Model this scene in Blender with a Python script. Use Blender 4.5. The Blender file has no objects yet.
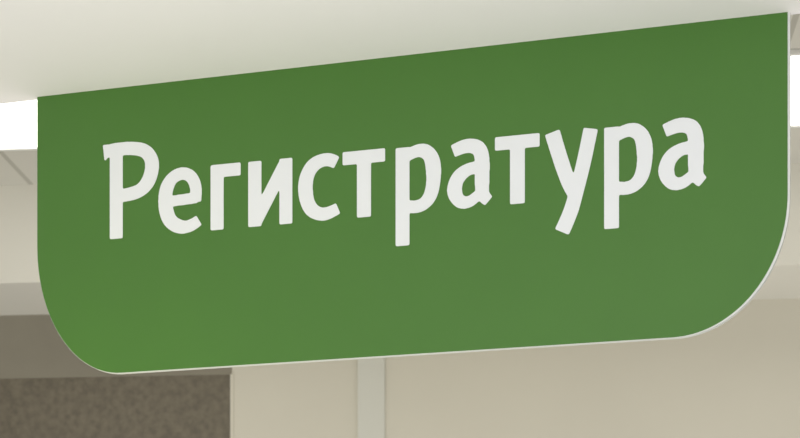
import bpy, bmesh, math, random
import numpy as np
from mathutils import Vector
from mathutils.geometry import tessellate_polygon
C = bpy.context.scene.collection
EYE = 1.5
SOF = EYE + 1.529      # underside of the soffit / top of the sign
CEIL = 3.40

# ---------------------------------------------------------------- materials
def mat(name, col, rough=0.6, spec=0.4, noise=0.0, scale=8.0, bump=0.0, bscale=200.0):
    m = bpy.data.materials.new(name); m.use_nodes = True
    nt = m.node_tree; b = nt.nodes['Principled BSDF']
    b.inputs['Roughness'].default_value = rough
    b.inputs['Specular IOR Level'].default_value = spec
    tc = nt.nodes.new('ShaderNodeTexCoord')
    n = nt.nodes.new('ShaderNodeTexNoise'); n.inputs['Scale'].default_value = scale; n.inputs['Detail'].default_value = 4
    nt.links.new(tc.outputs['Object'], n.inputs['Vector'])
    r = nt.nodes.new('ShaderNodeValToRGB')
    r.color_ramp.elements[0].position = 0.3; r.color_ramp.elements[1].position = 0.7
    r.color_ramp.elements[0].color = [c*(1-noise) for c in col] + [1]
    r.color_ramp.elements[1].color = [min(1, c*(1+noise)) for c in col] + [1]
    nt.links.new(n.outputs['Fac'], r.inputs['Fac']); nt.links.new(r.outputs['Color'], b.inputs['Base Color'])
    if bump:
        n2 = nt.nodes.new('ShaderNodeTexNoise'); n2.inputs['Scale'].default_value = bscale
        nt.links.new(tc.outputs['Object'], n2.inputs['Vector'])
        bp = nt.nodes.new('ShaderNodeBump'); bp.inputs['Strength'].default_value = bump; bp.inputs['Distance'].default_value = 0.002
        nt.links.new(n2.outputs['Fac'], bp.inputs['Height']); nt.links.new(bp.outputs['Normal'], b.inputs['Normal'])
    return m
def emit(name, col, s):
    m = bpy.data.materials.new(name); m.use_nodes = True
    b = m.node_tree.nodes['Principled BSDF']
    b.inputs['Base Color'].default_value = (*col, 1); b.inputs['Emission Color'].default_value = (*col, 1)
    b.inputs['Emission Strength'].default_value = s
    return m
def srgb(r, g, b):
    f = lambda v: (v/255/12.92) if v/255 <= 0.04045 else ((v/255+0.055)/1.055)**2.4
    return (f(r), f(g), f(b))

M_sof = mat('soffit_paint', (0.865, 0.855, 0.855), 0.8, 0.2, 0.01, 3, 0.05)
M_green = mat('green_vinyl', srgb(69, 114, 45), 0.34, 0.4, 0.02, 5, 0.02, 400)
M_white = mat('white_vinyl', (0.75, 0.775, 0.80), 0.5, 0.3, 0.01, 10)
M_edge = mat('white_pvc', (0.66, 0.68, 0.66), 0.5, 0.3, 0.02, 30)
M_wall = mat('beige_wall_paint', srgb(214, 210, 197), 0.75, 0.2, 0.015, 2, 0.05)
M_post = mat('pale_post', srgb(213, 213, 205), 0.5, 0.3, 0.01, 4)
M_bulk = mat('bulkhead_paint', srgb(224, 222, 213), 0.8, 0.2, 0.01, 2)
M_shade_band = mat('wall_shade_band', srgb(142, 137, 124), 0.7, 0.2, 0.04, 6)  # taupe tone is the upper wall's shade put into the base colour
M_floor = mat('floor_tile', srgb(188, 186, 178), 0.35, 0.4, 0.05, 6)
M_alu = mat('lamp_frame_metal', (0.8, 0.8, 0.78), 0.4, 0.5, 0.01, 10)
M_lamp = emit('lamp_diffuser', (1.0, 0.98, 0.93), 2.0)
M_stone = mat('brown_granite', srgb(111, 104, 90), 0.45, 0.4, 0.2, 45, 0.03, 150)
# ceiling tiles
M_ceil = bpy.data.materials.new('ceiling_tiles'); M_ceil.use_nodes = True
nt = M_ceil.node_tree; b = nt.nodes['Principled BSDF']; b.inputs['Roughness'].default_value = 0.9
tc = nt.nodes.new('ShaderNodeTexCoord'); mp = nt.nodes.new('ShaderNodeMapping')
mp.inputs['Location'].default_value = (-0.02, -0.2, 0)
br = nt.nodes.new('ShaderNodeTexBrick'); br.offset = 0.0; br.squash = 1
br.inputs['Scale'].default_value = 1; br.inputs['Brick Width'].default_value = 0.6; br.inputs['Row Height'].default_value = 0.6
br.inputs['Mortar Size'].default_value = 0.010; br.inputs['Mortar Smooth'].default_value = 0.3
br.inputs['Color1'].default_value = (*srgb(214, 212, 203), 1); br.inputs['Color2'].default_value = (*srgb(209, 207, 198), 1)
br.inputs['Mortar'].default_value = (*srgb(182, 180, 170), 1)
nt.links.new(tc.outputs['Object'], mp.inputs['Vector']); nt.links.new(mp.outputs['Vector'], br.inputs['Vector'])
nt.links.new(br.outputs['Color'], b.inputs['Base Color'])

# ---------------------------------------------------------------- mesh helpers
def link(name, bm, m, parent=None):
    bmesh.ops.recalc_face_normals(bm, faces=bm.faces)
    me = bpy.data.meshes.new(name); bm.to_mesh(me); bm.free()
    o = bpy.data.objects.new(name, me); me.materials.append(m); C.objects.link(o)
    if parent: o.parent = parent
    return o
def add_box(bm, x0, x1, y0, y1, z0, z1):
    v = [bm.verts.new(p) for p in [(x0,y0,z0),(x1,y0,z0),(x1,y1,z0),(x0,y1,z0),(x0,y0,z1),(x1,y0,z1),(x1,y1,z1),(x0,y1,z1)]]
    for f in [(0,1,2,3),(4,5,6,7),(0,1,5,4),(1,2,6,5),(2,3,7,6),(3,0,4,7)]: bm.faces.new([v[i] for i in f])
def box(*a):
    bm = bmesh.new(); add_box(bm, *a); return bm
def struct(name, bm, m):
    o = link(name, bm, m); o['kind'] = 'structure'; return o
def add_prism(bm, pts, d0, d1, f):
    a = [bm.verts.new(f(p, d0)) for p in pts]; c = [bm.verts.new(f(p, d1)) for p in pts]
    n = len(pts)
    bm.faces.new(a); bm.faces.new(c)
    for i in range(n): bm.faces.new([a[i], a[(i+1) % n], c[(i+1) % n], c[i]])

# ---------------------------------------------------------------- room
XL, XR, YF, YB = -4.0, 4.0, -3.0, 6.43
struct('floor', box(XL, XR, YF, YB, -0.1, 0), M_floor)
struct('wall_left', box(XL-0.15, XL, YF, YB+0.15, 0, CEIL), M_wall)
struct('wall_right', box(XR, XR+0.15, YF, YB+0.15, 0, CEIL), M_wall)
struct('wall_back', box(-1.172, XR, YB, YB+0.15, 0, EYE+1.567), M_wall)
struct('wall_back_stone', box(XL, -1.172, YB, YB+0.15, 0, EYE+1.336), M_stone)
struct('wall_back_upper', box(XL, -1.172, YB, YB+0.15, EYE+1.336, EYE+1.567), M_shade_band)
struct('wall_bulkhead', box(XL, XR, 5.98, YB+0.15, EYE+1.567, CEIL), M_bulk)
struct('ceiling', box(XL-0.15, XR+0.15, YF, YB+0.15, CEIL, CEIL+0.1), M_ceil)
struct('trim_1', box(-0.714, -0.617, YB-0.012, YB, 0, EYE+1.567), M_post)
struct('trim_2', box(-1.178, -1.166, YB-0.005, YB, 0, EYE+1.336), M_wall)

# soffit: the lowered ceiling in front of the sign, its edge carries the sign
SX, SY, SR = -0.3486, 3.985, math.radians(-11.5)
T = 0.014
def s2w(s, n):
    return (SX + s*math.cos(SR) - n*math.sin(SR), SY + s*math.sin(SR) + n*math.cos(SR))
def edge_y(x):
    x0, y0 = s2w(0, T+0.002); return y0 + (x-x0)*math.tan(SR)
bm = bmesh.new()
add_prism(bm, [(XL, YF), (XR, YF), (XR, edge_y(XR)), (XL, edge_y(XL))], SOF, CEIL, lambda p, d: (p[0], p[1], d))
struct('ceiling_soffit', bm, M_sof)

# ---------------------------------------------------------------- ceiling lamps
def lamp(x0, x1, y0, y1, label):
    cx, cy = (x0+x1)/2, (y0+y1)/2; hx, hy = (x1-x0)/2, (y1-y0)/2
    e = bpy.data.objects.new('ceiling_light', None); C.objects.link(e); e.location = (cx, cy, CEIL)
    e['label'] = label; e['category'] = 'ceiling light'; e['group'] = 'square ceiling lights behind the sign'
    bm = bmesh.new(); w = 0.014
    add_box(bm, -hx, hx, -hy, -hy+w, -0.012, 0); add_box(bm, -hx, hx, hy-w, hy, -0.012, 0)
    add_box(bm, -hx, -hx+w, -hy+w, hy-w, -0.012, 0); add_box(bm, hx-w, hx, -hy+w, hy-w, -0.012, 0)
    link('frame', bm, M_alu, e)
    link('diffuser', box(-hx+w, hx-w, -hy+w, hy-w, -0.008, -0.002), M_lamp, e)
lamp(-1.78, -1.18, 5.0, 5.6, 'glowing white ceiling light panel past the left edge of the green sign')
lamp(0.62, 1.22, 5.0, 5.6, 'glowing white ceiling light panel past the right edge of the green sign')

# ---------------------------------------------------------------- the sign
H = 0.665
def outline(l, r, b, t=0.0):
    xl, xr, zb = -0.894+l, 0.8495-r, b
    P = [(xl, H-t)]
    N = 28
    rx, rz = 0.215, 0.31
    for i in range(N+1):
        a = math.pi + i/N*math.pi/2
        P.append((xl+rx+rx*math.cos(a), zb+rz+rz*math.sin(a)))
    rx, rz = 0.24, 0.285
    for i in range(N+1):
        a = 1.5*math.pi + i/N*math.pi/2
        P.append((xr-rx+rx*math.cos(a), zb+rz+rz*math.sin(a)))
    P.append((xr, H-t))
    return P
sign = bpy.data.objects.new('hanging_sign', None); C.objects.link(sign)
sign.location = (SX, SY, SOF-H); sign.rotation_euler = (0, 0, SR)
sign['label'] = 'green hanging sign with rounded lower corners and white Cyrillic lettering'
sign['category'] = 'sign'
bm = bmesh.new(); add_prism(bm, outline(0, 0, 0), 0.0, T, lambda p, d: (p[0], d, p[1])); 
pan = link('panel', bm, M_edge, sign); pan['label'] = 'white edged rigid panel'
bm = bmesh.new(); add_prism(bm, outline(0.0003, 0.005, 0.0008), -0.0008, 0.0, lambda p, d: (p[0], d, p[1]))
f = link('face_film', bm, M_green, sign); f['label'] = 'green film face'

# lettering: each glyph is described by strokes and polygons, merged to one clean outline
U = 4/1800
BOLD = 1.2
def smooth(pts, n=12):
    out = []
    P = [pts[0]] + pts + [pts[-1]]
    for i in range(1, len(P)-2):
        p0, p1, p2, p3 = [Vector(q) for q in P[i-1:i+3]]
        for k in range(n):
            t = k/n
            out.append(0.5*((2*p1)+(p2-p0)*t+(2*p0-5*p1+4*p2-p3)*t*t+(3*p1-p0-3*p2+p3)*t**3))
    out.append(Vector(pts[-1]))
    for _ in range(14):     # relax the centreline so that bends run evenly
        out = [out[0]] + [(out[i-1]+2*out[i]+out[i+1])/4 for i in range(1, len(out)-1)] + [out[-1]]
    return out
def quads(pts, ws, sm):
    P = smooth(pts) if sm else [Vector(p) for p in pts]
    n = len(P); L = []; R = []
    wl = []
    for i in range(n):
        u = i/(n-1)*(len(ws)-1); k = min(int(u), len(ws)-2); t = u-k; t = t*t*(3-2*t)
        wl.append(ws[k]+(ws[k+1]-ws[k])*t+BOLD)
    for i, p in enumerate(P):
        t = (P[min(i+1, n-1)]-P[max(i-1, 0)]).normalized()
        nn = Vector((-t.y, t.x))*wl[i]/2
        L.append(p+nn); R.append(p-nn)
    return [[L[i], L[i+1], R[i+1], R[i]] for i in range(n-1)]
STEP = 0.4
def glyph(parts):
    x0, y0, nx, ny = -14.0, -46.0, int(96/STEP), int(164/STEP)
    X, Y = np.meshgrid(x0+np.arange(nx)*STEP, y0+np.arange(ny)*STEP)
    F = np.zeros_like(X, dtype=bool)
    for p in parts:
        polys = [[Vector(q) for q in p[1]]] if p[0] == 'poly' else quads(*p)
        for q in polys:
            ins = np.zeros_like(F); n = len(q)
            for i in range(n):
                a, b = q[i], q[(i+1) % n]
                if abs(a.y-b.y) < 1e-9: continue
                c = ((a.y > Y) != (b.y > Y)) & (X < (b.x-a.x)*(Y-a.y)/(b.y-a.y)+a.x)
                ins ^= c
            F |= ins
    F = F.astype(float)
    k = np.array([1, 4, 6, 4, 1])/16.0
    for _ in range(3):
        for ax in (0, 1):
            F = sum(w*np.roll(F, s, ax) for w, s in zip(k, (-2, -1, 0, 1, 2)))
    F -= 0.5; F[np.abs(F) < 1e-6] = 1e-6
    # marching squares
    def ev(a, b):           # crossing on the edge between grid nodes a and b
        fa, fb = F[a], F[b]; t = fa/(fa-fb)
        return (x0+STEP*(a[1]+(b[1]-a[1])*t), y0+STEP*(a[0]+(b[0]-a[0])*t))
    pos = {}; adj = {}
    S = F > 0
    mix = (S[:-1,:-1] != S[1:,:-1]) | (S[:-1,:-1] != S[:-1,1:]) | (S[:-1,:-1] != S[1:,1:])
    for r, c in zip(*np.nonzero(mix)):
        r = int(r); c = int(c)
        N = [(r,c),(r,c+1),(r+1,c+1),(r+1,c)]; cr = []
        for i in range(4):
            a, b = N[i], N[(i+1) % 4]
            if S[a] != S[b]:
                key = (min(a,b), max(a,b)); pos[key] = ev(*key); cr.append(key)
        for i in range(0, len(cr), 2):
            adj.setdefault(cr[i], []).append(cr[i+1]); adj.setdefault(cr[i+1], []).append(cr[i])
    loops = []; seen = set()
    for s in list(adj):
        if s in seen: continue
        loop = [s]; seen.add(s); cur = s
        while True:
            m = [q for q in adj[cur] if q not in seen]
            if not m: break
            cur = m[0]; seen.add(cur); loop.append(cur)
        if len(loop) > 20:
            l = [Vector((pos[q][0], pos[q][1], 0)) for q in loop]
            for _ in range(2): l = [(l[i-1]+2*l[i]+l[(i+1) % len(l)])/4 for i in range(len(l))]
            loops.append(l[::2])
    bm = bmesh.new()
    flat = [v for l in loops for v in l]
    fr = [bm.verts.new((v.x*U, -0.0018, v.y*U)) for v in flat]
    bk = [bm.verts.new((v.x*U, -0.0008, v.y*U)) for v in flat]
    for t in tessellate_polygon(loops):
        try: bm.faces.new([fr[i] for i in t])
        except ValueError: pass
    o = 0
    for l in loops:
        n = len(l)
        for i in range(n): bm.faces.new([fr[o+i], fr[o+(i+1) % n], bk[o+(i+1) % n], bk[o+i]])
        o += n
    return bm
W = 13.5
G = {
 'P': [([(14.5,0),(14.5,94)],[13.5,13.5],0), ('poly', [(-1,99.3),(14,99.3),(14,86),(5,86),(1,82)]),
       ([(8,93),(28,93.3),(46,89.5),(54.5,79),(54.5,66),(48.5,53.5),(36,46),(12,44)],[12.5,12.5,13,14.5,14.5,13,12],1)],
 'e': [([(8,33.5),(42,35)],[10,10],0), ([(40,31),(40.5,46),(35,57.5),(25,61.5),(14,57.5),(7,45.5),(6.5,28),(12,13),(24,6),(35,6.8),(44,11.5)],[11.5,11.5,11.5,12,14,14.5,13.5,11.5,10.5],1)],
 'g': [([(7,0),(7,66.5)],[W,W],0), ([(1,60.3),(33,60.3)],[12,12],0)],
 'i': [([(6.5,0),(6.5,66.5)],[13,13],0), ([(40.5,0),(40.5,66.5)],[13,13],0), ([(8,6),(39,60)],[13,13],0)],
 's': [([(39.5,57.3),(29,61.5),(15,57.5),(6.8,44),(6.8,25),(13,11.5),(26,6),(41,11)],[11.5,12,13.5,14.5,13.5,12,10.5],1)],
 't': [([(0,60.3),(44.5,60.3)],[12,12],0), ([(22.5,0),(22.5,61)],[W,W],0)],
 'r': [([(7,-32),(7,66)],[W,W],0), ([(6,53),(16,59.5),(28,61.2),(37,53),(39.3,35),(36,15.5),(25,5.8),(8,7)],[9,11,13,14.5,13,11.5,11],1)],
 'a': [([(5,57.3),(19,61.5),(31,58),(35,46),(34.8,26),(35.5,12),(41.5,5)],[11.5,12.5,13.5,13.5,13.5,12,10],1),
       ([(36,38.5),(22,38.5),(10.5,31),(6.5,18.5),(11.5,7.5),(22.5,5.8),(35,16)],[10.5,11,13,14,12,10,8],1)],
 'u': [([(6.5,66.5),(14.5,40),(22,18),(28,4)],[14,13.5,13,11],1), ([(44.5,66.5),(38,36),(30.5,7),(24.5,-13),(16,-31.5)],[13,13,13,13.5,14],1)],
}
seq = [('P',-.7212),('e',-.579),('g',-.4521),('i',-.3589),('s',-.2356),('t',-.1334),('r',-.0093),('a',.1107),('t',.2175),('u',.330),('r',.4585),('a',.5765)]
for ch, x in seq:
    o = link('letter', glyph(G[ch]), M_white, sign); o.location = (x, 0, 0.314)

# ---------------------------------------------------------------- lights
def area(name, loc, rot, sx, sy, p, col):
    l = bpy.data.lights.new(name, 'AREA'); l.shape = 'RECTANGLE'; l.size = sx; l.size_y = sy; l.energy = p; l.color = col
    o = bpy.data.objects.new(name, l); C.objects.link(o); o.location = loc; o.rotation_euler = [math.radians(a) for a in rot]
    return o
area('front_room_fill', (-1.0, -2.5, 1.3), (100, 0, 0), 5, 2.0, 104, (0.98, 0.98, 1.0))  # unseen area light added behind the camera to brighten the soffit
area('floor_bounce_fill', (-0.2, 1.3, 0.3), (180, 0, 0), 5, 3.0, 78, (0.99, 0.97, 0.98))  # added upward area light imitating floor bounce, lifts the soffit
area('back_bounce_fill', (0.3, 5.3, 0.3), (180, 0, 0), 6.5, 1.6, 38, (0.99, 0.98, 0.98))  # added upward light behind the sign, lifts bulkhead underside and back wall
area('sign_left_fill', (-1.55, 3.55, 1.65), (95, 0, -45), 0.4, 0.4, 5.5, (1.0, 0.96, 0.45))  # unseen yellow light added to brighten the green at the sign's lower left
w = bpy.data.worlds.new('world'); bpy.context.scene.world = w; w.use_nodes = True
w.node_tree.nodes['Background'].inputs[0].default_value = (0.97, 0.97, 1, 1); w.node_tree.nodes['Background'].inputs[1].default_value = 0.45

# ---------------------------------------------------------------- camera
cd = bpy.data.cameras.new('camera'); cam = bpy.data.objects.new('camera', cd); C.objects.link(cam)
cam.location = (0, 0, EYE); cam.rotation_euler = (math.radians(90), 0, math.radians(5))
cd.sensor_width = 36; cd.lens = 81; cd.shift_y = 525/800
cd.dof.use_dof = True; cd.dof.focus_distance = 4.0; cd.dof.aperture_fstop = 6.0
bpy.context.scene.camera = cam
bpy.context.scene.view_settings.view_transform = 'Standard'
